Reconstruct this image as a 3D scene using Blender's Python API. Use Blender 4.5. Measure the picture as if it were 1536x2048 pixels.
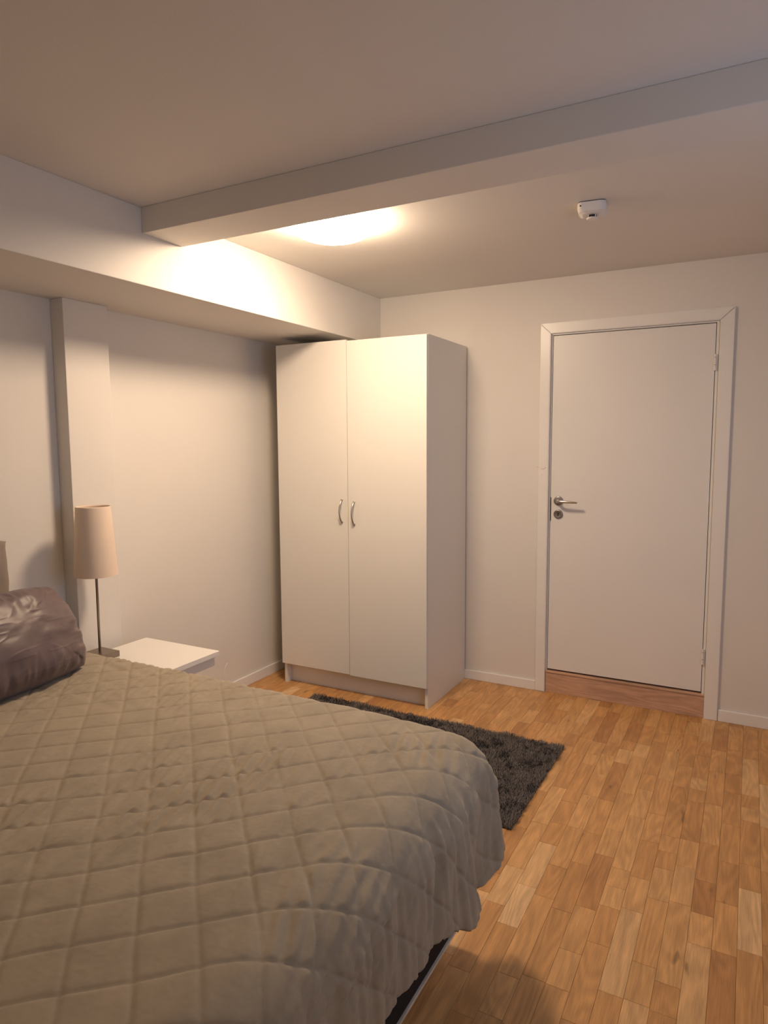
import bpy, bmesh, math, random
import numpy as np
from mathutils import Vector, Matrix

for o in list(bpy.data.objects): bpy.data.objects.remove(o, do_unlink=True)
scene = bpy.context.scene
COL = scene.collection

# ------------------------------------------------------------ camera
YAW, PITCH, ROLL = 0.4955, -0.1016, -0.0057
CAM = Vector((2.6603, -3.8834, 1.4733))
FPX = 1356.1
fw = Vector((-math.sin(YAW)*math.cos(PITCH), math.cos(YAW)*math.cos(PITCH), math.sin(PITCH)))
rt = Vector((math.cos(YAW), math.sin(YAW), 0)); up = rt.cross(fw)
r2 = rt*math.cos(ROLL)+up*math.sin(ROLL); u2 = -rt*math.sin(ROLL)+up*math.cos(ROLL)
cd = bpy.data.cameras.new('camera'); cam = bpy.data.objects.new('camera', cd); COL.objects.link(cam)
M = Matrix(((r2.x, u2.x, -fw.x, CAM.x), (r2.y, u2.y, -fw.y, CAM.y), (r2.z, u2.z, -fw.z, CAM.z), (0, 0, 0, 1)))
cam.matrix_world = M
cd.sensor_fit = 'VERTICAL'; cd.sensor_height = 36; cd.sensor_width = 27; cd.lens = FPX/2048*36
cd.clip_start = 0.02
scene.camera = cam

# ------------------------------------------------------------ world, exposure, window light
scene.view_settings.view_transform = 'Standard'; scene.view_settings.look = 'None'
scene.view_settings.gamma = 1; scene.view_settings.use_curve_mapping = False
scene.view_settings.exposure = 0.0
LAMP_STRENGTH = 96.0
LAMP_COLOR = (1.0, 0.75, 0.52)
world = bpy.data.worlds.new('world'); scene.world = world; world.use_nodes = True
world.node_tree.nodes['Background'].inputs[0].default_value = (0.35, 0.5, 1.0, 1)
world.node_tree.nodes['Background'].inputs[1].default_value = 0.2
WIN = (-3.00, -1.60, 0.90, 2.10)     # window in the right wall: y0,y1,z0,z1
ROOM_X, ROOM_Y = 3.75, -5.3
ld = bpy.data.lights.new('window_daylight', 'AREA'); ld.shape = 'RECTANGLE'
ld.size = WIN[1]-WIN[0]-.1; ld.size_y = WIN[3]-WIN[2]-.1; ld.energy = 7.0; ld.spread = math.radians(150); ld.color = (0.50, 0.70, 1.0)
lo = bpy.data.objects.new('window_daylight', ld); COL.objects.link(lo)
lo.location = (ROOM_X-.32, (WIN[0]+WIN[1])/2, (WIN[2]+WIN[3])/2); lo.rotation_euler = (math.radians(90-12), 0, math.radians(90-25))

ld = bpy.data.lights.new('rear_fill_light', 'POINT'); ld.shadow_soft_size = .22; ld.energy = 5; ld.color = (1.0, .72, .47)  # unseen warm fill added behind the viewer to lift the dim near side
lo = bpy.data.objects.new('rear_fill_light', ld); COL.objects.link(lo); lo.location = (3.2, -4.85, 1.9)

# ------------------------------------------------------------ helpers
def tag(o, label=None, cat=None, group=None, kind=None):
    if label: o['label'] = label
    if cat: o['category'] = cat
    if group: o['group'] = group
    if kind: o['kind'] = kind
    return o
def empty(name, loc=(0, 0, 0), rz=0):
    o = bpy.data.objects.new(name, None); COL.objects.link(o); o.location = loc; o.rotation_euler = (0, 0, rz)
    o.empty_display_size = .05
    return o
def obj(name, bm, mat, parent=None, smooth=False):
    me = bpy.data.meshes.new(name); bm.normal_update(); bm.to_mesh(me); bm.free()
    if smooth:
        for p in me.polygons: p.use_smooth = True
    me.materials.append(mat)
    o = bpy.data.objects.new(name, me); COL.objects.link(o)
    if parent: o.parent = parent
    return o
def box(bm, x0, x1, y0, y1, z0, z1, bev=0.0, seg=2):
    g = bmesh.ops.create_cube(bm, size=1)
    vs = g['verts']
    for v in vs:
        v.co = Vector(((x0+x1)/2+v.co.x*(x1-x0), (y0+y1)/2+v.co.y*(y1-y0), (z0+z1)/2+v.co.z*(z1-z0)))
    if bev > 0:
        es = list({e for v in vs for e in v.link_edges})
        bmesh.ops.bevel(bm, geom=es, offset=bev, segments=seg, affect='EDGES', profile=.6)
def bx(*a, **k):
    bm = bmesh.new(); box(bm, *a, **k); return bm
def tube(bm, pts, rad, n=12, cap=True):
    pts = [Vector(p) for p in pts]
    rings = []
    if not hasattr(rad, '__len__'): rad = [rad]*len(pts)
    prev = None
    for i, p in enumerate(pts):
        t = (pts[min(i+1, len(pts)-1)]-pts[max(i-1, 0)]).normalized()
        a = prev if prev is not None else (Vector((0, 0, 1)) if abs(t.z) < .9 else Vector((1, 0, 0)))
        s = t.cross(a).normalized(); b = s.cross(t).normalized(); prev = b
        rings.append([bm.verts.new(p+(s*math.cos(q)+b*math.sin(q))*rad[i]) for q in [2*math.pi*k/n for k in range(n)]])
    for r0, r1 in zip(rings, rings[1:]):
        for k in range(n): bm.faces.new((r0[k], r0[(k+1) % n], r1[(k+1) % n], r1[k]))
    if cap:
        bm.faces.new(rings[0][::-1]); bm.faces.new(rings[-1])
def lathe(bm, prof, c=(0, 0, 0), n=48, axis='z', close=False):
    rings = []
    for r, h in prof:
        ring = []
        for k in range(n):
            q = 2*math.pi*k/n; a, b = r*math.cos(q), r*math.sin(q)
            co = (c[0]+a, c[1]+b, c[2]+h) if axis == 'z' else (c[0]+a, c[1]+h, c[2]+b)
            ring.append(bm.verts.new(co))
        rings.append(ring)
    for r0, r1 in zip(rings, rings[1:]):
        for k in range(n): bm.faces.new((r0[k], r0[(k+1) % n], r1[(k+1) % n], r1[k]))
    if close:
        bm.faces.new(rings[0][::-1]); bm.faces.new(rings[-1])
    bmesh.ops.recalc_face_normals(bm, faces=bm.faces)

def new_mat(name):
    m = bpy.data.materials.new(name); m.use_nodes = True
    nt = m.node_tree; b = nt.nodes['Principled BSDF']
    return m, nt, b
def N(nt, t, **k):
    n = nt.nodes.new(t)
    for a, v in k.items(): setattr(n, a, v)
    return n
def paint(name, col, rough=.55, spec=.5, bump=.0, bscale=180, mottle=.03):
    m, nt, b = new_mat(name); L = nt.links
    b.inputs['Roughness'].default_value = rough; b.inputs['Specular IOR Level'].default_value = spec
    tc = N(nt, 'ShaderNodeTexCoord')
    n1 = N(nt, 'ShaderNodeTexNoise'); n1.inputs['Scale'].default_value = 2.3; n1.inputs['Detail'].default_value = 5
    L.new(tc.outputs['Object'], n1.inputs['Vector'])
    mx = N(nt, 'ShaderNodeMix', data_type='RGBA')
    mx.inputs['A'].default_value = (*[c*(1-mottle) for c in col], 1); mx.inputs['B'].default_value = (*[min(1, c*(1+mottle)) for c in col], 1)
    L.new(n1.outputs['Fac'], mx.inputs['Factor']); L.new(mx.outputs['Result'], b.inputs['Base Color'])
    if bump:
        n2 = N(nt, 'ShaderNodeTexNoise'); n2.inputs['Scale'].default_value = bscale; n2.inputs['Detail'].default_value = 3
        L.new(tc.outputs['Object'], n2.inputs['Vector'])
        bp = N(nt, 'ShaderNodeBump'); bp.inputs['Strength'].default_value = bump; bp.inputs['Distance'].default_value = .002
        L.new(n2.outputs['Fac'], bp.inputs['Height']); L.new(bp.outputs['Normal'], b.inputs['Normal'])
    return m
def metal(name, col, rough=.3):
    m, nt, b = new_mat(name)
    b.inputs['Base Color'].default_value = (*col, 1); b.inputs['Metallic'].default_value = 1; b.inputs['Roughness'].default_value = rough
    n = N(nt, 'ShaderNodeTexNoise'); n.inputs['Scale'].default_value = 60
    mr = N(nt, 'ShaderNodeMapRange'); mr.inputs['To Min'].default_value = rough*.8; mr.inputs['To Max'].default_value = rough*1.25
    nt.links.new(n.outputs['Fac'], mr.inputs['Value']); nt.links.new(mr.outputs['Result'], b.inputs['Roughness'])
    return m

M_WALL = paint('wall_paint', (.78, .745, .70), .6, .4, .12, 220)
M_CEIL = paint('ceiling_paint', (.80, .77, .73), .8, .3, .15, 160)
M_TRIM = paint('trim_paint', (.86, .84, .81), .3, .5, .03, 60)
M_DOOR = paint('door_paint', (.82, .80, .775), .36, .5, .04, 80)
M_WARD = paint('white_melamine', (.80, .78, .735), .38, .5, .03, 300, .01)
M_TABLE = paint('white_laminate', (.84, .82, .79), .35, .5, .02, 200, .01)
M_DARK = paint('dark_gap', (.03, .025, .02), .9)
M_STEEL = metal('brushed_steel', (.55, .52, .48), .28)
M_ROSE = metal('grey_steel', (.36, .35, .35), .38)
M_POLE = metal('lamp_metal', (.30, .25, .21), .4)
M_PLAST = paint('white_plastic', (.82, .80, .78), .4, .5)

def wood_mat(name, source, cols, rough=.38, horizontal=False):
    """oak: growth rings stretched along the grain, tone picked per piece"""
    m, nt, b = new_mat(name); L = nt.links
    if source == 'object':
        rnd = N(nt, 'ShaderNodeObjectInfo').outputs['Random']
    elif source == 'island':
        rnd = N(nt, 'ShaderNodeNewGeometry').outputs['Random Per Island']
    else:
        v = N(nt, 'ShaderNodeValue'); v.outputs[0].default_value = .42; rnd = v.outputs[0]
    geo = N(nt, 'ShaderNodeNewGeometry')
    off = N(nt, 'ShaderNodeVectorMath', operation='MULTIPLY'); off.inputs[1].default_value = (37.3, 91.7, 13.1)
    cmb = N(nt, 'ShaderNodeCombineXYZ')
    for i in range(3): L.new(rnd, cmb.inputs[i])
    L.new(cmb.outputs[0], off.inputs[0])
    add = N(nt, 'ShaderNodeVectorMath', operation='ADD'); L.new(geo.outputs['Position'], add.inputs[0]); L.new(off.outputs[0], add.inputs[1])
    def mapped(sc):
        mp = N(nt, 'ShaderNodeMapping'); mp.inputs['Scale'].default_value = sc; L.new(add.outputs[0], mp.inputs['Vector']); return mp.outputs[0]
    sw = (lambda a, c: (c, a, a)) if horizontal else (lambda a, c: (a, c, a))
    # cathedral figure: low frequency field sliced into rings
    n1 = N(nt, 'ShaderNodeTexNoise'); n1.inputs['Scale'].default_value = 1; n1.inputs['Detail'].default_value = 1.5; n1.inputs['Roughness'].default_value = .45
    L.new(mapped(sw(10, 1.5)), n1.inputs['Vector'])
    mul = N(nt, 'ShaderNodeMath', operation='MULTIPLY'); mul.inputs[1].default_value = 80; L.new(n1.outputs['Fac'], mul.inputs[0])
    sn = N(nt, 'ShaderNodeMath', operation='SINE'); L.new(mul.outputs[0], sn.inputs[0])
    # fine fibres
    n2 = N(nt, 'ShaderNodeTexNoise'); n2.inputs['Scale'].default_value = 1; n2.inputs['Detail'].default_value = 4
    L.new(mapped(sw(330, 14)), n2.inputs['Vector'])
    # blotches
    n3 = N(nt, 'ShaderNodeTexNoise'); n3.inputs['Scale'].default_value = 1; n3.inputs['Detail'].default_value = 3
    L.new(mapped(sw(22, 5)), n3.inputs['Vector'])
    cr = N(nt, 'ShaderNodeValToRGB'); e = cr.color_ramp.elements
    e[0].position = cols[0][0]; e[0].color = (*cols[0][1], 1); e[1].position = cols[-1][0]; e[1].color = (*cols[-1][1], 1)
    for p, c in cols[1:-1]:
        k = e.new(p); k.color = (*c, 1)
    L.new(rnd, cr.inputs['Fac'])
    def mixmul(fac_out, lo, hi, base):
        mr = N(nt, 'ShaderNodeMapRange'); mr.inputs['To Min'].default_value = lo; mr.inputs['To Max'].default_value = hi
        L.new(fac_out[0], mr.inputs['Value']); mr.inputs['From Min'].default_value = fac_out[1]; mr.inputs['From Max'].default_value = fac_out[2]
        vm = N(nt, 'ShaderNodeVectorMath', operation='SCALE'); L.new(base, vm.inputs[0]); L.new(mr.outputs[0], vm.inputs['Scale']); return vm.outputs[0]
    c1 = mixmul((sn.outputs[0], -1, 1), .88, 1.05, cr.outputs[0])
    c2 = mixmul((n2.outputs['Fac'], .3, .7), .86, 1.1, c1)
    c3 = mixmul((n3.outputs['Fac'], .35, .7), 1.08, .84, c2)
    # knots and dark streaks
    n4 = N(nt, 'ShaderNodeTexNoise'); n4.inputs['Scale'].default_value = 1; n4.inputs['Detail'].default_value = 2
    L.new(mapped(sw(20, 5.5)), n4.inputs['Vector'])
    c4 = mixmul((n4.outputs['Fac'], .71, .76), 1.0, .55, c3)
    L.new(c4, b.inputs['Base Color'])
    rr = N(nt, 'ShaderNodeMapRange'); rr.inputs['To Min'].default_value = rough-.06; rr.inputs['To Max'].default_value = rough+.08
    L.new(n3.outputs['Fac'], rr.inputs['Value']); L.new(rr.outputs[0], b.inputs['Roughness'])
    bp = N(nt, 'ShaderNodeBump'); bp.inputs['Strength'].default_value = .12; bp.inputs['Distance'].default_value = .0006
    L.new(n2.outputs['Fac'], bp.inputs['Height']); L.new(bp.outputs['Normal'], b.inputs['Normal'])
    b.inputs['Specular IOR Level'].default_value = .45
    return m
OAK = [(0, (.44, .205, .072)), (.08, (.52, .262, .092)), (.45, (.58, .300, .108)), (.90, (.63, .350, .138)), (.97, (.70, .43, .20)), (1, (.78, .55, .32))]
M_OAK = wood_mat('oak_block', 'object', OAK)
M_OAKS = wood_mat('oak_blocks_joined', 'island', OAK)
M_RISER = wood_mat('oak_threshold', 'value', [(0, (.58, .36, .24)), (1, (.66, .42, .29))], .42, True)

def cloth_mat(name, col, rough=.85, sheen=.4, scol=None, bump=.25, bscale=900, mott=.08, spec=.2):
    m, nt, b = new_mat(name); L = nt.links
    b.inputs['Roughness'].default_value = rough; b.inputs['Specular IOR Level'].default_value = spec
    b.inputs['Sheen Weight'].default_value = sheen; b.inputs['Sheen Roughness'].default_value = .45
    b.inputs['Sheen Tint'].default_value = (*(scol or col), 1)
    tc = N(nt, 'ShaderNodeTexCoord')
    n1 = N(nt, 'ShaderNodeTexNoise'); n1.inputs['Scale'].default_value = 9; n1.inputs['Detail'].default_value = 6; n1.inputs['Roughness'].default_value = .6
    L.new(tc.outputs['Object'], n1.inputs['Vector'])
    mr = N(nt, 'ShaderNodeMapRange'); mr.inputs['From Min'].default_value = .3; mr.inputs['From Max'].default_value = .7
    L.new(n1.outputs['Fac'], mr.inputs['Value'])
    mx = N(nt, 'ShaderNodeMix', data_type='RGBA')
    mx.inputs['A'].default_value = (*[c*(1-mott) for c in col], 1); mx.inputs['B'].default_value = (*[c*(1+mott) for c in col], 1)
    L.new(mr.outputs[0], mx.inputs['Factor']); L.new(mx.outputs['Result'], b.inputs['Base Color'])
    n2 = N(nt, 'ShaderNodeTexNoise'); n2.inputs['Scale'].default_value = bscale; n2.inputs['Detail'].default_value = 2
    L.new(tc.outputs['Object'], n2.inputs['Vector'])
    bp = N(nt, 'ShaderNodeBump'); bp.inputs['Strength'].default_value = bump; bp.inputs['Distance'].default_value = .001
    L.new(n2.outputs['Fac'], bp.inputs['Height']); L.new(bp.outputs['Normal'], b.inputs['Normal'])
    return m
M_QUILT = cloth_mat('taupe_velvet', (.355, .295, .215), .8, .5, (.8, .74, .66), .25, 900, .12)
M_HEADB = cloth_mat('taupe_cover', (.30, .25, .21), .85, .2)
M_BASE = cloth_mat('dark_bed_base', (.022, .019, .019), .8, .1)
M_MATT = cloth_mat('mattress_cloth', (.6, .57, .52), .8, .1)
M_RAIL = wood_mat('pale_rail', 'value', [(0, (.8, .66, .52)), (1, (.85, .72, .6))], .4)
M_SHADE = cloth_mat('lamp_shade_cloth', (.86, .71, .58), .8, .1, None, .3, 500, .02)
M_RUG = cloth_mat('rug_backing', (.05, .043, .04), .95, .0)

# ------------------------------------------------------------ room shell
H = 2.384
DX0, DX1, DZ0, DZ1 = 1.652, 2.477, .140, 2.067
OX0, OX1, OZ1 = 1.632, 2.494, 2.086          # opening in the wall
def struct(name, bm, mat, parent=None, **k):
    o = obj(name, bm, mat, parent, **k)
    if not parent: o['kind'] = 'structure'
    return o
floor = struct('floor', bx(-.2, ROOM_X+.2, ROOM_Y-.2, .25, -.10, -.012), M_DARK)
tag(floor, 'oak strip parquet floor with short mixed-tone blocks')
ceil = struct('ceiling', bx(-.2, ROOM_X+.2, ROOM_Y-.2, .25, H, H+.15), M_CEIL); tag(ceil, 'smooth white painted ceiling')
bm = bmesh.new()
box(bm, -.2, OX0, 0, .15, -.012, H); box(bm, OX1, ROOM_X+.2, 0, .15, -.012, H); box(bm, OX0, OX1, 0, .15, OZ1, H)
wb = struct('wall_back', bm, M_WALL); tag(wb, 'cream white wall with the door in it')
wl = struct('wall_left', bx(-.2, 0, ROOM_Y-.2, 0, -.012, H), M_WALL); tag(wl, 'cream white wall on the left behind the bed head')
bm = bmesh.new()
box(bm, ROOM_X, ROOM_X+.2, ROOM_Y-.2, WIN[0], -.012, H); box(bm, ROOM_X, ROOM_X+.2, WIN[1], 0, -.012, H)
box(bm, ROOM_X, ROOM_X+.2, WIN[0], WIN[1], -.012, WIN[2]); box(bm, ROOM_X, ROOM_X+.2, WIN[0], WIN[1], WIN[3], H)
wr = struct('wall_right', bm, M_WALL); tag(wr, 'white side wall with a window, right of the view')
wf = struct('wall_front', bx(0, ROOM_X, ROOM_Y-.2, ROOM_Y, -.012, H), M_WALL); tag(wf, 'white wall behind the viewer')
win = empty('window_1', (ROOM_X+.1, (WIN[0]+WIN[1])/2, WIN[2])); win['kind'] = 'structure'; tag(win, 'white framed window right of the view')
hw, hh = (WIN[1]-WIN[0])/2, WIN[3]-WIN[2]
bm = bmesh.new()
box(bm, -.03, .03, -hw, hw, 0, .05); box(bm, -.03, .03, -hw, hw, hh-.05, hh); box(bm, -.03, .03, -hw, -hw+.05, .05, hh-.05)
box(bm, -.03, .03, hw-.05, hw, .05, hh-.05); box(bm, -.03, .03, -.03, .03, .05, hh-.05)
obj('window_frame', bm, M_TRIM, win)

# duct box along the left wall, cross beam, pillar
DA, DB = .545, 2.0913
bd = struct('trim_1', bx(0, DA, ROOM_Y, 0, DB, H, bev=.003), M_WALL); tag(bd, 'boxed-in soffit running along the top of the left wall')
bb = struct('trim_2', bx(DA, ROOM_X, -1.930, -1.716, 2.2866, H, bev=.003), M_WALL); tag(bb, 'ceiling beam crossing the room in front of the lamp')
bp_ = struct('trim_3', bx(0, .081, -1.948, -1.7216, -.012, DB, bev=.003), M_WALL); tag(bp_, 'shallow square pillar on the left wall behind the lamp')

# skirting boards
def skirting(name, a, b_, h, label):
    o = struct(name, bx(a[0], b_[0], a[1], b_[1], 0, h, bev=.003), M_TRIM); tag(o, label); return o
skirting('baseboard_left', (0, -1.7216), (.012, 0), .062, 'low white skirting board on the left wall')
skirting('baseboard_back', (.012, -.012), (1.583, 0), .058, 'scuffed white skirting board left of the door')
skirting('baseboard_right', (2.564, -.012), (ROOM_X, 0), .062, 'white skirting board right of the door')

# ------------------------------------------------------------ parquet
rng = random.Random(5)
SW = .0655
def block_mesh(name, L, W=SW, mat=M_OAK):
    bm = bmesh.new(); hx, hy = W/2-.00025, L/2-.00025; c = .0006
    b0 = [bm.verts.new((x*hx, y*hy, -.012)) for x, y in ((-1, -1), (1, -1), (1, 1), (-1, 1))]
    b1 = [bm.verts.new((x*hx, y*hy, -c)) for x, y in ((-1, -1), (1, -1), (1, 1), (-1, 1))]
    b2 = [bm.verts.new((x*(hx-c), y*(hy-c), 0)) for x, y in ((-1, -1), (1, -1), (1, 1), (-1, 1))]
    for r0, r1 in ((b0, b1), (b1, b2)):
        for k in range(4): bm.faces.new((r0[k], r0[(k+1) % 4], r1[(k+1) % 4], r1[k]))
    bm.faces.new(b2)
    return bm
lens = [.11, .15, .18, .21, .24, .27, .31, .37]
meshes = {}
def in_view(x, y):
    d = Vector((x, y, 0))-CAM; z = d.dot(fw)
    if z < .1: return False
    px = 768+FPX*d.dot(r2)/z; py = 1024-FPX*d.dot(u2)/z
    if not (-60 < px < 1600 and py < 2130): return False
    # covered by the bed
    if x < 1.75 and y < -1.3 and px < 780: return False
    if x < 2.0 and y < -2.15: return False
    return True
cands, rest = [], []
nx = int(ROOM_X/SW)+1
for i in range(nx):
    x = (i+.5)*SW
    y = 0.0+rng.random()*.3
    while y > ROOM_Y:
        L = rng.choice(lens)
        yc = y-L/2
        y -= L
        y0, y1 = max(yc-L/2, ROOM_Y), min(yc+L/2, .0)
        if y1-y0 < .02: continue
        full = (y1-y0) > L-.001
        if any(in_view(x, q) for q in (y0, (y0+y1)/2, y1)):
            cands.append((x, (y0+y1)/2, y1-y0, full))
        else: rest.append((x, (y0+y1)/2, y1-y0, full))
cands.sort(key=lambda c: (c[0]-CAM.x)**2+(c[1]-CAM.y)**2)
rest += cands[300:]; cands = cands[:300]
for x, y, L, full in cands:
    key = round(L, 3)
    if key not in meshes:
        bm = block_mesh('parquet_block', L); me = bpy.data.meshes.new('parquet_block'); bm.to_mesh(me); bm.free(); me.materials.append(M_OAK); meshes[key] = me
    o = bpy.data.objects.new('parquet_block', meshes[key]); COL.objects.link(o); o.parent = floor
    o.location = (x, y, rng.uniform(-.0002, .0002))
bm = bmesh.new()
for x, y, L, full in rest:
    t = block_mesh('', L); me = bpy.data.meshes.new('t'); t.to_mesh(me); t.free(); me.transform(Matrix.Translation((x, y, 0))); bm.from_mesh(me); bpy.data.meshes.remove(me)
o = obj('parquet_blocks', bm, M_OAKS, floor); o['kind'] = 'stuff'
# strip of floor under the threshold
# ------------------------------------------------------------ door
door = empty('door_1', ((DX0+DX1)/2, 0, 0)); door['kind'] = 'structure'; tag(door, 'plain white flush door with white architrave and raised oak threshold')
cx = door.location.x
leaf = obj('door_leaf', bx(DX0-cx, DX1-cx, .006, .046, DZ0, DZ1, bev=.0015), M_DOOR, door)
TI0, TI1, TO0, TO1, TZI, TZO = 1.642, 2.496, 1.583, 2.562, 2.078, 2.136
def prism(bm, pts, y0, y1, bev=.003):
    a = [bm.verts.new((x-cx, y0, z)) for x, z in pts]; b = [bm.verts.new((x-cx, y1, z)) for x, z in pts]
    n = len(pts); fs = [bm.faces.new(a), bm.faces.new(b[::-1])]
    for k in range(n): fs.append(bm.faces.new((a[k], b[k], b[(k+1) % n], a[(k+1) % n])))
    bmesh.ops.recalc_face_normals(bm, faces=fs)
    es = [e for e in bm.edges if abs(e.verts[0].co.y-y0) < 1e-6 and abs(e.verts[1].co.y-y0) < 1e-6]
    bmesh.ops.bevel(bm, geom=es, offset=bev, segments=2, affect='EDGES')
TY = -.014
for pts in ([(TO0, 0), (TI0-.001, 0), (TI0-.001, TZI), (TO0, TZO-.002)], [(TI1, 0), (TO1, 0), (TO1, TZO+.002), (TI1, TZI)],
            [(TO0+.001, TZO), (TI0+.0005, TZI+.001), (TI1-.0005, TZI+.001), (TO1-.001, TZO+.003)]):
    bm = bmesh.new(); prism(bm, pts, TY, 0); obj('architrave', bm, M_TRIM, door)
bm = bmesh.new()
box(bm, OX0-cx+.001, DX0-.003-cx, .004, .13, .128, OZ1-.001, bev=.001); box(bm, DX1+.003-cx, OX1-cx-.001, .004, .13, .128, OZ1-.001, bev=.001)
box(bm, DX0-.003-cx, DX1+.003-cx, .004, .13, DZ1+.004, OZ1-.001, bev=.001)
obj('door_frame', bm, M_TRIM, door)
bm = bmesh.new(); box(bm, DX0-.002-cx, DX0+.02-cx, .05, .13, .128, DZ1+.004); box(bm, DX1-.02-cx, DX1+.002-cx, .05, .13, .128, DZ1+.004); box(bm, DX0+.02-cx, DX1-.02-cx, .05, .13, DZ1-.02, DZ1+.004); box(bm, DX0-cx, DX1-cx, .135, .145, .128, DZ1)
obj('dark_gap_stop', bm, M_DARK, door)  # stops and backing coloured near-black as shade in the leaf gaps
bm = bmesh.new(); box(bm, TI0-cx, TI1-cx, -.002, .14, 0, .117, bev=.0015); box(bm, TI0-cx, TI1-cx, -.006, .14, .118, .1295, bev=.003)
th = obj('threshold', bm, M_RISER, door); tag(th, 'raised oak threshold board with a lipped edge')
# handle and lock
hx, hz = 1.698-cx, 1.137
bm = bmesh.new(); lathe(bm, [(.0001, -.0095), (.021, -.0095), (.0255, -.008), (.0265, -.0055), (.0265, .0)], (hx, .006, hz), 36, 'y')
ro = obj('handle_rosette', bm, M_ROSE, leaf, True); tag(ro, 'round steel rosette')
bm = bmesh.new()
tube(bm, [(hx, .0, hz), (hx, -.03, hz), (hx+.002, -.043, hz), (hx+.010, -.052, hz), (hx+.03, -.055, hz), (hx+.07, -.056, hz-.001), (hx+.108, -.054, hz-.003), (hx+.118, -.053, hz-.004)],
     [.0085, .0085, .0085, .0085, .0082, .0072, .0062, .004], 14)
tag(obj('lever_handle', bm, M_STEEL, leaf, True), 'satin steel lever')
bm = bmesh.new(); lathe(bm, [(.0001, -.0075), (.017, -.0075), (.021, -.009), (.0255, -.007), (.0265, .0)], (hx, .006, 1.060), 36, 'y')
tag(obj('lock_plate', bm, M_ROSE, leaf, True), 'round steel lock plate')
bm = bmesh.new(); lathe(bm, [(.0001, -.0012), (.0042, -.001), (.0042, .001)], (hx, -.0022, 1.0635), 14, 'y'); box(bm, hx-.0022, hx+.0022, -.0034, -.0015, 1.050, 1.063)
tag(obj('keyhole', bm, M_DARK, leaf), 'dark keyhole')
bm = bmesh.new(); box(bm, hx-.0095-.036, hx-.046+.0035, .004, .02, 1.02, 1.155)
obj('latch_gap', bm, M_DARK, leaf)
for hz_ in (1.872, .335):
    bm = bmesh.new(); x = DX1-cx+.002
    tube(bm, [(x, -.003, hz_-.042), (x, -.003, hz_-.016)], .0065, 12); tube(bm, [(x, -.003, hz_-.0135), (x, -.003, hz_+.022)], .0065, 12)
    tube(bm, [(x, -.003, hz_+.0245), (x, -.003, hz_+.04)], .0062, 12); box(bm, x+.003, x+.009, -.003, .008, hz_-.04, hz_+.04)
    obj('hinge', bm, M_PLAST, leaf, False)
for px_ in (1.945, 2.240):
    bm = bmesh.new(); pts = [(px_+.017*math.cos(a)-cx, DZ1-.001+.017*math.sin(a)) for a in [math.pi+math.pi*k/14 for k in range(15)]]
    a = [bm.verts.new((p[0], .0035, p[1])) for p in pts]; b = [bm.verts.new((p[0], .0065, p[1])) for p in pts]
    bm.faces.new(a); n = len(a)
    for k in range(n): bm.faces.new((a[k], b[k], b[(k+1) % n], a[(k+1) % n]))
    bmesh.ops.recalc_face_normals(bm, faces=bm.faces)
    obj('cover_cap', bm, M_PLAST, leaf)

# scuffs on the wall and architrave left of the door, curled line low on the left wall
M_SCUFF = paint('scuff_grey', (.42, .34, .27), .8)
bm = bmesh.new()
for pts in ([(1.572, 1.331), (1.583, 1.326), (1.592, 1.330)], [(1.597, 1.322), (1.612, 1.317), (1.626, 1.328)], [(1.604, 1.287), (1.605, 1.281)]):
    tube(bm, [(x, -.0145 if x > 1.584 else -.0003, z) for x, z in pts], .0009, 5)
obj('scuff', bm, M_SCUFF, wb)
bm = bmesh.new()
tube(bm, [(.001, -.905+math.cos(a)*.035, .125+math.sin(a)*.062) for a in [math.radians(90+12*k) for k in range(14)]], .0018, 6)
tag(obj('curled_line', bm, M_TRIM, wl), 'thin pale curled line low on the wall')

# ------------------------------------------------------------ wardrobe
W = empty('wardrobe', (.1661, -.5991, 0), .0084)
tag(W, 'tall plain white two-door wardrobe with curved steel handles in the corner', 'wardrobe')
ww, wd, wh = .9752, .579, 2.0465
obj('side_panel', bx(0.004, .022, .018, wd, 0, wh-.004, bev=.0008), M_WARD, W)
obj('side_panel', bx(ww-.018, ww, .018, wd, 0, wh-.004, bev=.0008), M_WARD, W)
obj('top_panel', bx(.0225, ww-.0185, .018, wd, wh-.022, wh-.004), M_WARD, W)
obj('back_panel', bx(.0225, ww-.0185, wd-.008, wd, .0, wh-.0225), M_WARD, W)
obj('plinth', bx(.0225, ww-.0185, .065, .080, 0, .125), M_WARD, W)
obj('bottom_panel', bx(.0225, ww-.0185, .018, wd-.009, .1255, .143), M_WARD, W)
seam = .4835
for (x0, x1, z0, z1, hxp) in ((0, seam-.0015, .126, wh, seam-.040), (seam+.0015, ww-.001, .121, wh-.007, seam+.041)):
    d = obj('wardrobe_door', bx(x0, x1, 0, .0165, z0, z1, bev=.0012), M_WARD, W)
    bm = bmesh.new(); pts = []; z0_ = 1.022 if x0 == 0 else 1.012
    for k in range(21):
        t = k/20; pts.append((hxp, -.002-.030*math.sin(math.pi*t)**.7, z0_+.128*t))
    tube(bm, pts, [.0058-.0016*math.sin(math.pi*k/20) for k in range(21)], 12)
    for zz in (z0_, z0_+.128): lathe(bm, [(.0001, -.004), (.006, -.004), (.0068, .0)], (hxp, .0, zz), 16, 'y')
    tag(obj('handle', bm, M_STEEL, d, True), 'bowed steel bar handle')

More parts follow.
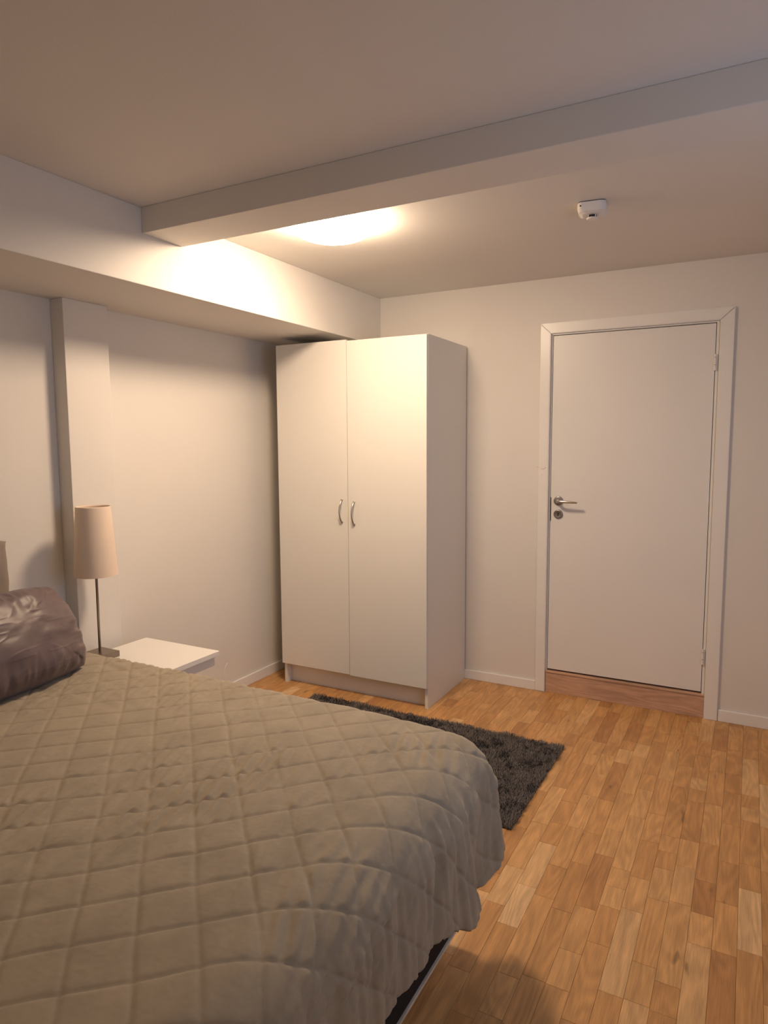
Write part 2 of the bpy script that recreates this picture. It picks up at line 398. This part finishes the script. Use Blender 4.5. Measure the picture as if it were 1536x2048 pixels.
# ------------------------------------------------------------ ceiling lamp
LC = (1.10, -1.43, H)
lamp = empty('ceiling_lamp', LC); tag(lamp, 'round lit ceiling lamp half hidden behind the beam', 'ceiling lamp')
m, nt, b = new_mat('lamp_glow')
b.inputs['Emission Color'].default_value = (*LAMP_COLOR, 1); b.inputs['Emission Strength'].default_value = LAMP_STRENGTH
b.inputs['Base Color'].default_value = (.9, .88, .84, 1); b.inputs['Roughness'].default_value = .3
M_GLOW = m
bm = bmesh.new(); lathe(bm, [(.155, 0), (.155, -.024)], (0, 0, 0), 48); obj('lamp_base', bm, M_PLAST, lamp, True)
R_, D_ = .168, .056
bm = bmesh.new(); lathe(bm, [(R_*math.cos(a), -.024-D_*math.sin(a)) for a in [math.pi/2*k/12*.999 for k in range(13)]], (0, 0, 0), 48); obj('diffuser', bm, M_GLOW, lamp, True)

# ------------------------------------------------------------ smoke detector
sd = empty('smoke_detector', (2.080, -1.105, H), .12); tag(sd, 'small white smoke detector on the ceiling between lamp and door', 'smoke detector')
def rrect(bm, layers, n=6):
    rings = []
    for hx_, hy_, r, z in layers:
        ring = []
        for (sx, sy, a0) in ((1, 1, 0), (-1, 1, 90), (-1, -1, 180), (1, -1, 270)):
            for k in range(n+1):
                a = math.radians(a0+90*k/n); ring.append(bm.verts.new((sx*(hx_-r)+r*math.cos(a), sy*(hy_-r)+r*math.sin(a), z)))
        rings.append(ring)
    m_ = len(rings[0])
    for r0, r1 in zip(rings, rings[1:]):
        for k in range(m_): bm.faces.new((r0[k], r0[(k+1) % m_], r1[(k+1) % m_], r1[k]))
    bm.faces.new(rings[-1]); bmesh.ops.recalc_face_normals(bm, faces=bm.faces)
bm = bmesh.new(); rrect(bm, [(.050, .048, .018, 0), (.050, .048, .018, -.003)]); tag(obj('shadow_gap_plate', bm, M_DARK, sd), 'plate coloured near-black as the shadow gap')
bm = bmesh.new(); rrect(bm, [(.052, .050, .020, -.003), (.053, .051, .020, -.006), (.053, .051, .020, -.026), (.048, .046, .020, -.036), (.036, .034, .02, -.042)]); obj('housing', bm, M_PLAST, sd, False)
bm = bmesh.new(); lathe(bm, [(.017, 0), (.017, -.011)], (0, 0, -.042), 24); obj('sensor_chamber', bm, M_DARK, sd)
bm = bmesh.new(); lathe(bm, [(.0001, -.0145), (.019, -.0145), (.021, -.012), (.021, -.0095), (.0001, -.0095)], (0, 0, -.042), 24)
for k in range(4):
    a = math.radians(45+90*k); box(bm, .019*math.cos(a)-.002, .019*math.cos(a)+.002, .019*math.sin(a)-.002, .019*math.sin(a)+.002, -.053, -.041)
obj('sensor_cap', bm, M_PLAST, sd)
bm = bmesh.new(); lathe(bm, [(.0001, -.0012), (.0028, -.0012), (.0028, .001)], (-.040, -.051, -.017), 12, 'y'); obj('indicator', bm, M_DARK, sd)

# ------------------------------------------------------------ nightstand
NZ = .55
ns = empty('nightstand', (.37, -1.84, 0)); tag(ns, 'small white bedside table with a thin drawer between bed and wardrobe', 'bedside table')
obj('table_top', bx(-.23, .23, -.20, .21, NZ-.022, NZ, bev=.0012), M_TABLE, ns)
dr = obj('drawer', bx(-.21, .195, -.18, .195, NZ-.068, NZ-.0225, bev=.001), M_TABLE, ns)
obj('drawer_front', bx(.1955, .213, -.18, .195, NZ-.066, NZ-.028, bev=.001), M_TABLE, ns)
for x in (-.19, .04):
    for y in (-.16, .06): obj('leg', bx(x-.0125, x+.0125, y-.0125, y+.0125, 0, NZ-.069), M_TABLE, ns)
obj('shelf', bx(-.20, .05, -.17, .07, .16, .175), M_TABLE, ns)

# ------------------------------------------------------------ table lamp
LX, LY = .205, -1.945
tl = empty('table_lamp', (LX, LY, NZ)); tag(tl, 'slim metal table lamp with tapered beige fabric shade by the pillar', 'lamp')
obj('lamp_foot', bx(-.058, .058, -.055, .055, 0, .026, bev=.002), M_POLE, tl)
bm = bmesh.new(); tube(bm, [(0, 0, .02), (0, 0, .62)], .0055, 14); obj('pole', bm, M_POLE, tl, True)
z0, z1 = .915-NZ, 1.212-NZ
bm = bmesh.new(); lathe(bm, [(.088, z0), (.0885, z0+.004), (.0705, z1-.004), (.070, z1), (.0685, z1), (.0685, z1-.006), (.0865, z0+.004), (.0865, z0), (.088, z0)], (0, 0, 0), 56)
obj('lamp_shade', bm, M_SHADE, tl, True)
bm = bmesh.new()
for k in range(3):
    a = 2*math.pi*k/3+.3; tube(bm, [(.006*math.cos(a), .006*math.sin(a), z1-.025), (.069*math.cos(a), .069*math.sin(a), z1-.025)], .0015, 6)
tube(bm, [(0, 0, z1-.10), (0, 0, z1-.02)], .013, 12)
obj('shade_holder', bm, M_STEEL, tl)

# ------------------------------------------------------------ rug
def noise2(x, y, seed=0):
    """smooth value noise, numpy"""
    xi = np.floor(x).astype(np.int64); yi = np.floor(y).astype(np.int64); fx = x-xi; fy = y-yi
    fx = fx*fx*fx*(fx*(fx*6-15)+10); fy = fy*fy*fy*(fy*(fy*6-15)+10)
    def h(a, b):
        n = (a*374761393+b*668265263+seed*1442695041) & 0x7fffffff
        n = ((n ^ (n >> 13))*1274126177) & 0x7fffffff
        n = (n ^ (n >> 16)) & 0xffff
        return n/65535.0*2-1
    return (h(xi, yi)*(1-fx)*(1-fy)+h(xi+1, yi)*fx*(1-fy)+h(xi, yi+1)*(1-fx)*fy+h(xi+1, yi+1)*fx*fy)
def np_mesh(name, V, F, mat, parent=None, smooth=True):
    me = bpy.data.meshes.new(name); V = np.asarray(V, np.float32); F = np.asarray(F, np.int32)
    k = F.shape[1]
    me.vertices.add(len(V)); me.vertices.foreach_set('co', V.ravel())
    me.loops.add(F.size); me.loops.foreach_set('vertex_index', F.ravel())
    me.polygons.add(len(F)); me.polygons.foreach_set('loop_start', np.arange(0, F.size, k, dtype=np.int32)); me.polygons.foreach_set('loop_total', np.full(len(F), k, np.int32))
    me.polygons.foreach_set('use_smooth', np.full(len(F), smooth))
    me.update(calc_edges=True); me.validate()
    me.materials.append(mat)
    o = bpy.data.objects.new(name, me); COL.objects.link(o)
    if parent: o.parent = parent
    return o
RX0, RX1, RY0, RY1 = .47, 1.925, -1.50, -.70
rug = empty('rug', ((RX0+RX1)/2, (RY0+RY1)/2, 0), math.radians(-.6)); tag(rug, 'dark brown grey shaggy rug on the floor beside the bed', 'rug')
obj('rug_backing', bx(-(RX1-RX0)/2+.006, (RX1-RX0)/2-.006, -(RY1-RY0)/2+.006, (RY1-RY0)/2-.006, .0008, .007), M_RUG, rug)
g = np.random.default_rng(3); n = 78000
hx_, hy_ = (RX1-RX0)/2, (RY1-RY0)/2
X = g.uniform(-hx_, hx_, n); Y = g.uniform(-hy_, hy_, n)
lean = noise2(X*14, Y*14, 1)*1.2+noise2(X*40, Y*40, 2)*.8+g.normal(0, .5, n)
ang = lean*2.2+1.0
ln = .017+.006*noise2(X*18, Y*18, 5)+g.uniform(-.002, .003, n)
tx, ty = np.cos(ang), np.sin(ang); wv = .0011
sx, sy = -ty, tx
hgt = ln*g.uniform(.65, .95, n); ho = ln*g.uniform(.2, .75, n)
z0 = np.full(n, .005)
P = [np.stack([X-sx*wv, Y-sy*wv, z0], 1), np.stack([X+sx*wv, Y+sy*wv, z0], 1),
     np.stack([X+tx*ho*.35+sx*wv, Y+ty*ho*.35+sy*wv, z0+hgt*.6], 1), np.stack([X+tx*ho*.35-sx*wv, Y+ty*ho*.35-sy*wv, z0+hgt*.6], 1),
     np.stack([X+tx*ho+sx*wv*.5, Y+ty*ho+sy*wv*.5, z0+hgt], 1), np.stack([X+tx*ho-sx*wv*.5, Y+ty*ho-sy*wv*.5, z0+hgt], 1)]
V = np.stack(P, 1).reshape(-1, 3); base = (np.arange(n)*6)[:, None]
F = np.concatenate([base+np.array([[0, 1, 2, 3]]), base+np.array([[3, 2, 4, 5]])], 0)
m, nt, b = new_mat('rug_fibres'); cr = N(nt, 'ShaderNodeValToRGB'); gi = N(nt, 'ShaderNodeNewGeometry')
cr.color_ramp.elements[0].color = (.05, .042, .038, 1); cr.color_ramp.elements[1].color = (.21, .175, .155, 1)
nt.links.new(gi.outputs['Random Per Island'], cr.inputs['Fac']); nt.links.new(cr.outputs[0], b.inputs['Base Color']); b.inputs['Roughness'].default_value = .75
b.inputs['Sheen Weight'].default_value = .2
o = np_mesh('pile', V, F, m, rug, False); o['kind'] = 'stuff'

# ------------------------------------------------------------ bed
bed = empty('bed', (1.02, -2.92, 0)); tag(bed, 'wide bed with a near-black base, thin pale bottom rail and padded taupe headboard', 'bed')
bcx, bcy = 1.02, -2.92
BX0, BX1, BY0, BY1 = .115, 1.985, -3.72, -2.13
ZB = .10
obj('bed_base', bx(BX0-bcx, BX1-bcx, BY0-bcy, BY1-bcy, ZB+.012, .34, bev=.006), M_BASE, bed)
tag(obj('bottom_rail', bx(BX0-bcx, BX1+.004-bcx, BY0-.004-bcy, BY1+.004-bcy, ZB+.0025, ZB+.0105, bev=.0015), M_RAIL, bed), 'thin pale rail along the bottom edge')
for x in (BX0+.2, BX1-.3):
    for y in (BY0+.25, BY1-.25): obj('leg', bx(x-.025-bcx, x+.025-bcx, y-.025-bcy, y+.025-bcy, 0, ZB+.0020), M_BASE, bed)
obj('mattress', bx(BX0-bcx, 1.955-bcx, BY0-bcy, -2.145-bcy, .341, .600, bev=.04, seg=4), M_MATT, bed)
# padded headboard: slight wrinkles
gx, gz = 90, 70
yy = np.linspace(BY0-.05, -2.262, gx); zz = np.linspace(.10, 1.095, gz)
YY, ZZ = np.meshgrid(yy, zz)
ed = np.minimum(np.minimum(YY-yy[0], yy[-1]-YY), zz[-1]-ZZ)
XX = .10-.012*np.exp(-np.maximum(ed, 0)/.012)+.004*noise2(YY*9, ZZ*26, 3)+.002*noise2(YY*30, ZZ*50, 4)-.006*np.exp(-((ed-.028)/.006)**2)
YY2 = YY+np.where(ed == yy[-1]-YY, .0015*noise2(ZZ*30, ZZ*0+1, 9), 0)
Vf = np.stack([XX, YY2, ZZ], -1).reshape(-1, 3); Vb = np.stack([XX*0+.008, YY2, ZZ], -1).reshape(-1, 3)
def gridF(r, c, off=0, flip=False):
    i = (np.arange(r-1)[:, None]*c+np.arange(c-1)[None, :]).ravel()+off
    f = np.stack([i, i+1, i+1+c, i+c], 1)
    return f[:, ::-1] if flip else f
off = len(Vf); F = [gridF(gz, gx), gridF(gz, gx, off, True)]
def side(idx):
    a = np.array(idx[:-1]); b = np.array(idx[1:]); return np.stack([b, a, a+off, b+off], 1)
idx = list(range(0, gx)); F.append(side(idx)[:, ::-1]); F.append(side([(gz-1)*gx+k for k in range(gx)]))
F.append(side([k*gx for k in range(gz)])); F.append(side([k*gx+gx-1 for k in range(gz)])[:, ::-1])
VV = np.concatenate([Vf, Vb]); VV[:, 0] -= bcx; VV[:, 1] -= bcy
o = np_mesh('headboard', VV, np.concatenate(F), M_HEADB, bed)
tag(o, 'padded headboard in taupe cloth with a seam along its edge')
bm = bmesh.new(); bm.from_mesh(o.data); bmesh.ops.recalc_face_normals(bm, faces=bm.faces); bm.to_mesh(o.data); bm.free()

# ------------------------------------------------------------ bedspread
ZT = .646
XE, YE = 2.062, -2.082           # outer faces of the drape
RF, RS = .135, .06               # rounding at foot and side
X0c, Y0c = XE-RF, YE-RS
LF, LS = .395, .35               # cloth beyond the core rectangle
step = .0042
s = np.arange(.14, X0c+LF, step); t = np.arange(-3.80, Y0c+LS, step)
S, T = np.meshgrid(s, t, indexing='ij')
def gauss(x, c, w): return np.exp(-((x-c)/w)**2)
S2 = np.where(S > X0c, X0c+(S-X0c)*(1+.10*gauss(T, -2.40, .07)+.14*gauss(T, -2.24, .09)+.02*noise2(T*5, T*0, 12)), S)
dx = np.maximum(S2-X0c, 0); dy = np.maximum(T-Y0c, 0)
d = np.sqrt(dx*dx+dy*dy)+1e-9; nxv, nyv = dx/d, dy/d
d = d*(1-.38*(nxv*nyv)**2)
r = 1/np.sqrt((nxv/RF)**2+(nyv/RS)**2+1e-6)
phi = np.minimum(d/r, math.pi/2)
hang = np.maximum(d-r*math.pi/2, 0)
hor = r*np.sin(phi)+.03*hang
drop = r*(1-np.cos(phi))+hang
bx_ = np.minimum(S2, X0c); by_ = np.minimum(T, Y0c)
# fold waves on the hanging part
th_ = np.arctan2(nyv, nxv)
u_along = np.where(dx > 0, T.clip(None, Y0c)+th_*.10, S)
hf = np.clip(hang/.22, 0, 1.3)
foot = (dx > 0)
lobes = .040*gauss(u_along, -2.375, .055)-.022*gauss(u_along, -2.262, .045)+.040*gauss(u_along, -2.08, .09)
small = .0095*noise2(u_along*30+.6*hang*8, u_along*0, 21)+.0050*noise2(u_along*62, hang*6, 22)
near = .008*noise2(u_along*7, u_along*0, 23)
wave = hf*np.where(foot, lobes+near*np.clip((-2.42-u_along)/.08, 0, 1), .02*noise2(u_along*6, u_along*0, 24))+np.clip(d/r-.5, 0, 1)**2*small
hor = hor+wave
Px = bx_+nxv*hor; Py = by_+nyv*hor; Pz = ZT-drop
# soft large undulation of the filling
Pz = Pz+np.maximum(np.cos(phi), .0)*(.006*noise2(S*2.1, T*2.1, 31)+.003*noise2(S*5, T*5, 32))
# sag towards the head end near the pillow and softened foot
Pz = Pz-.010*np.clip((S-1.6)/.35, 0, 1)**2
P3 = np.stack([Px, Py, Pz], -1)
def normals(P):
    a = np.gradient(P, axis=0); b = np.gradient(P, axis=1); n = np.cross(a, b); return n/(np.linalg.norm(n, axis=-1, keepdims=True)+1e-12)
nr = normals(P3)
# quilting: 45 degree squares
PQ = .145
wob = .004*noise2(S*9, T*9, 41)
a_ = ((S+T+1.222+wob)/PQ); b_ = ((S-T-4.616+wob*.8)/PQ)
da = np.abs(a_-np.round(a_))*PQ/1.414; db = np.abs(b_-np.round(b_))*PQ/1.414
puff = .0030*(1-np.exp(-da/.006))*(1-np.exp(-db/.006))
crease = -.0018*np.exp(-(da/.003)**2)-.0018*np.exp(-(db/.003)**2)
# diagonal pull wrinkles inside the squares
wx, wy = -.30, .954
al = S*wx+T*wy; ac = S*wy-T*wx
patch = np.clip(.42+.5*noise2(S*3.1+5, T*3.1, 51)+.75*np.exp(-((S-1.6)/.45)**2-((T+2.75)/.42)**2), .1, 1.1)*(1-.5*np.clip(hang/.05, 0, 1))
edge_f = np.clip(np.minimum(da, db*1.0)/.010, 0.10, 1)
ph = ac*2*math.pi/.036+2.6*noise2(al*4.5, ac*6, 55)+1.5*noise2(al*2, ac*2, 56)
env = np.clip(.28+1.1*noise2(al*5.5, ac*7, 52)+.25*noise2(al*11, ac*16, 58), 0, 1)
wr_ = (.0046*np.sin(ph)*env+.0016*noise2(ac*44+.8*noise2(al*7, ac*7, 55), al*7.5, 52)*1.8+.0012*noise2(ac*85, al*14, 53))*patch*edge_f
fine = .0004*noise2(S*160, T*160, 54)
headw = np.clip((1.15-S)/.5, 0, 1)*np.clip((T+2.75)/.35, 0, 1)
ac2 = S*.35+T*.94; al2 = S*.94-T*.35
wr_ = wr_+headw*.0028*noise2((S*.80-T*.25)*0+(T*.98+S*.18)*34, (S*.98-T*.18)*6, 57)
Q = P3+nr*(puff+crease+wr_+fine)[..., None]
# hem: turn the edge under
n2_ = normals(Q)
def roll(Q, nn, axis):
    e = np.take(Q, -1, axis); en = np.take(nn, -1, axis); prev = np.take(Q, -6, axis)
    back = prev-e
    rows = [e-en*.004-back*.25, e-en*.009, e-en*.010+back*.3, e-en*.011+back*.7]
    rows = np.stack(rows, axis)
    return np.concatenate([Q, rows], axis), np.concatenate([nn, np.stack([en]*4, axis)], axis)
ZMAX = Q[..., 2].copy()
for k in range(4):
    zp = ZMAX.copy()
    zp[1:] = np.maximum(zp[1:], ZMAX[:-1]); zp[:-1] = np.maximum(zp[:-1], ZMAX[1:]); zq_ = zp.copy()
    zp[:, 1:] = np.maximum(zp[:, 1:], zq_[:, :-1]); zp[:, :-1] = np.maximum(zp[:, :-1], zq_[:, 1:]); ZMAX = zp
Q, n2_ = roll(Q, n2_, 0); Q, n2_ = roll(Q, n2_, 1)
R_n, C_n = Q.shape[:2]
F = gridF(R_n, C_n)
sp = np_mesh('bedspread', Q.reshape(-1, 3)-np.array([1.02, -2.92, ZT]), F, M_QUILT)
sp.location = (1.02, -2.92, ZT)
tag(sp, 'taupe velvet bedspread quilted in diamonds, draped over the foot of the bed', 'bedspread')

# ------------------------------------------------------------ pillow
def cushion(name, w, h, th, mat, seed, loc, rot, pwr=2.6, n=150):
    u = np.linspace(-1, 1, n); v = np.linspace(-1, 1, n); U, Vv = np.meshgrid(u, v, indexing='ij')
    sides = []
    for sg in (1, -1):
        e = np.clip(1-np.abs(U)**pwr, 0, 1)**.5*np.clip(1-np.abs(Vv)**pwr, 0, 1)**.5
        pin = 1-.10*(1-np.abs(Vv)**2)*np.abs(U)**6*0
        x = U*w/2*(1-.07*np.abs(Vv)**3); y = Vv*h/2*(1-.07*np.abs(U)**3)
        z = sg*th/2*e**.85
        # gathers radiating from the seams
        rr = np.maximum(np.abs(U), np.abs(Vv))
        along = np.where(np.abs(U) > np.abs(Vv), Vv*h/2, U*w/2+3.3)
        gather = .009*noise2(along*34, rr*2.0, seed)*np.clip((rr-.35)/.5, 0, 1)*(1-rr**14)+.0025*noise2(along*80, rr*4, seed+1)*np.clip((rr-.6)/.3, 0, 1)*(1-rr**14)
        big = .006*noise2(U*13, Vv*1.3+3*U, seed+8)*np.abs(Vv)**2.5+.006*noise2(U*2.5+sg, Vv*2.5, seed+2)+.003*noise2(U*6+Vv*3, Vv*5-U*2, seed+3)
        crum = np.abs(noise2(U*4+Vv*2+7, Vv*7, seed+4)); crum = .0015*(1-crum)**6
        z = z+sg*(gather+big*e+crum*e)*np.clip(e*3, 0, 1)
        sides.append(np.stack([x, y, z], -1))
    V = np.concatenate([sides[0].reshape(-1, 3), sides[1].reshape(-1, 3)])
    F = np.concatenate([gridF(n, n), gridF(n, n, n*n, True)])
    Mw = Matrix.Translation(loc) @ rot; A = np.array(Mw)
    Wd = V @ A[:3, :3].T+A[:3, 3]
    i = np.clip(((Wd[:, 0]-s[0])/step).round().astype(int), 3, len(s)-4); j = np.clip(((Wd[:, 1]-t[0])/step).round().astype(int), 3, len(t)-4)
    zq = ZMAX[i, j]+.0015                                  # the pillow flattens where it rests on the bedspread
    Wd[:, 2] = np.where(Wd[:, 2] < zq, zq+.04*np.maximum(0, 0), Wd[:, 2])
    Wd[:, 0] = np.maximum(Wd[:, 0], .118)
    V = (Wd-A[:3, 3]) @ A[:3, :3]
    o = np_mesh(name, V, F, mat)
    bm = bmesh.new(); bm.from_mesh(o.data); bmesh.ops.remove_doubles(bm, verts=bm.verts, dist=.0008); bmesh.ops.recalc_face_normals(bm, faces=bm.faces)
    bm.to_mesh(o.data); bm.free()
    o.matrix_world = Mw
    return o
m = cloth_mat('mauve_satin', (.135, .095, .098), .44, .2, (.7, .6, .62), .05, 700, .08, .6)
# local x = width, local y = height, local z = thickness (front)
def basis(xd, yd):
    xd = Vector(xd).normalized(); yd = Vector(yd).normalized(); zd = xd.cross(yd).normalized(); yd = zd.cross(xd)
    return Matrix((xd, yd, zd)).transposed().to_4x4()
p = cushion('pillow', .66, .35, .24, m, 71, (.47, -2.575, .80), basis((.12, -.99, 0), (-.50, 0, .86)))
tag(p, 'dark mauve satin pillow leaning on the headboard', 'pillow')
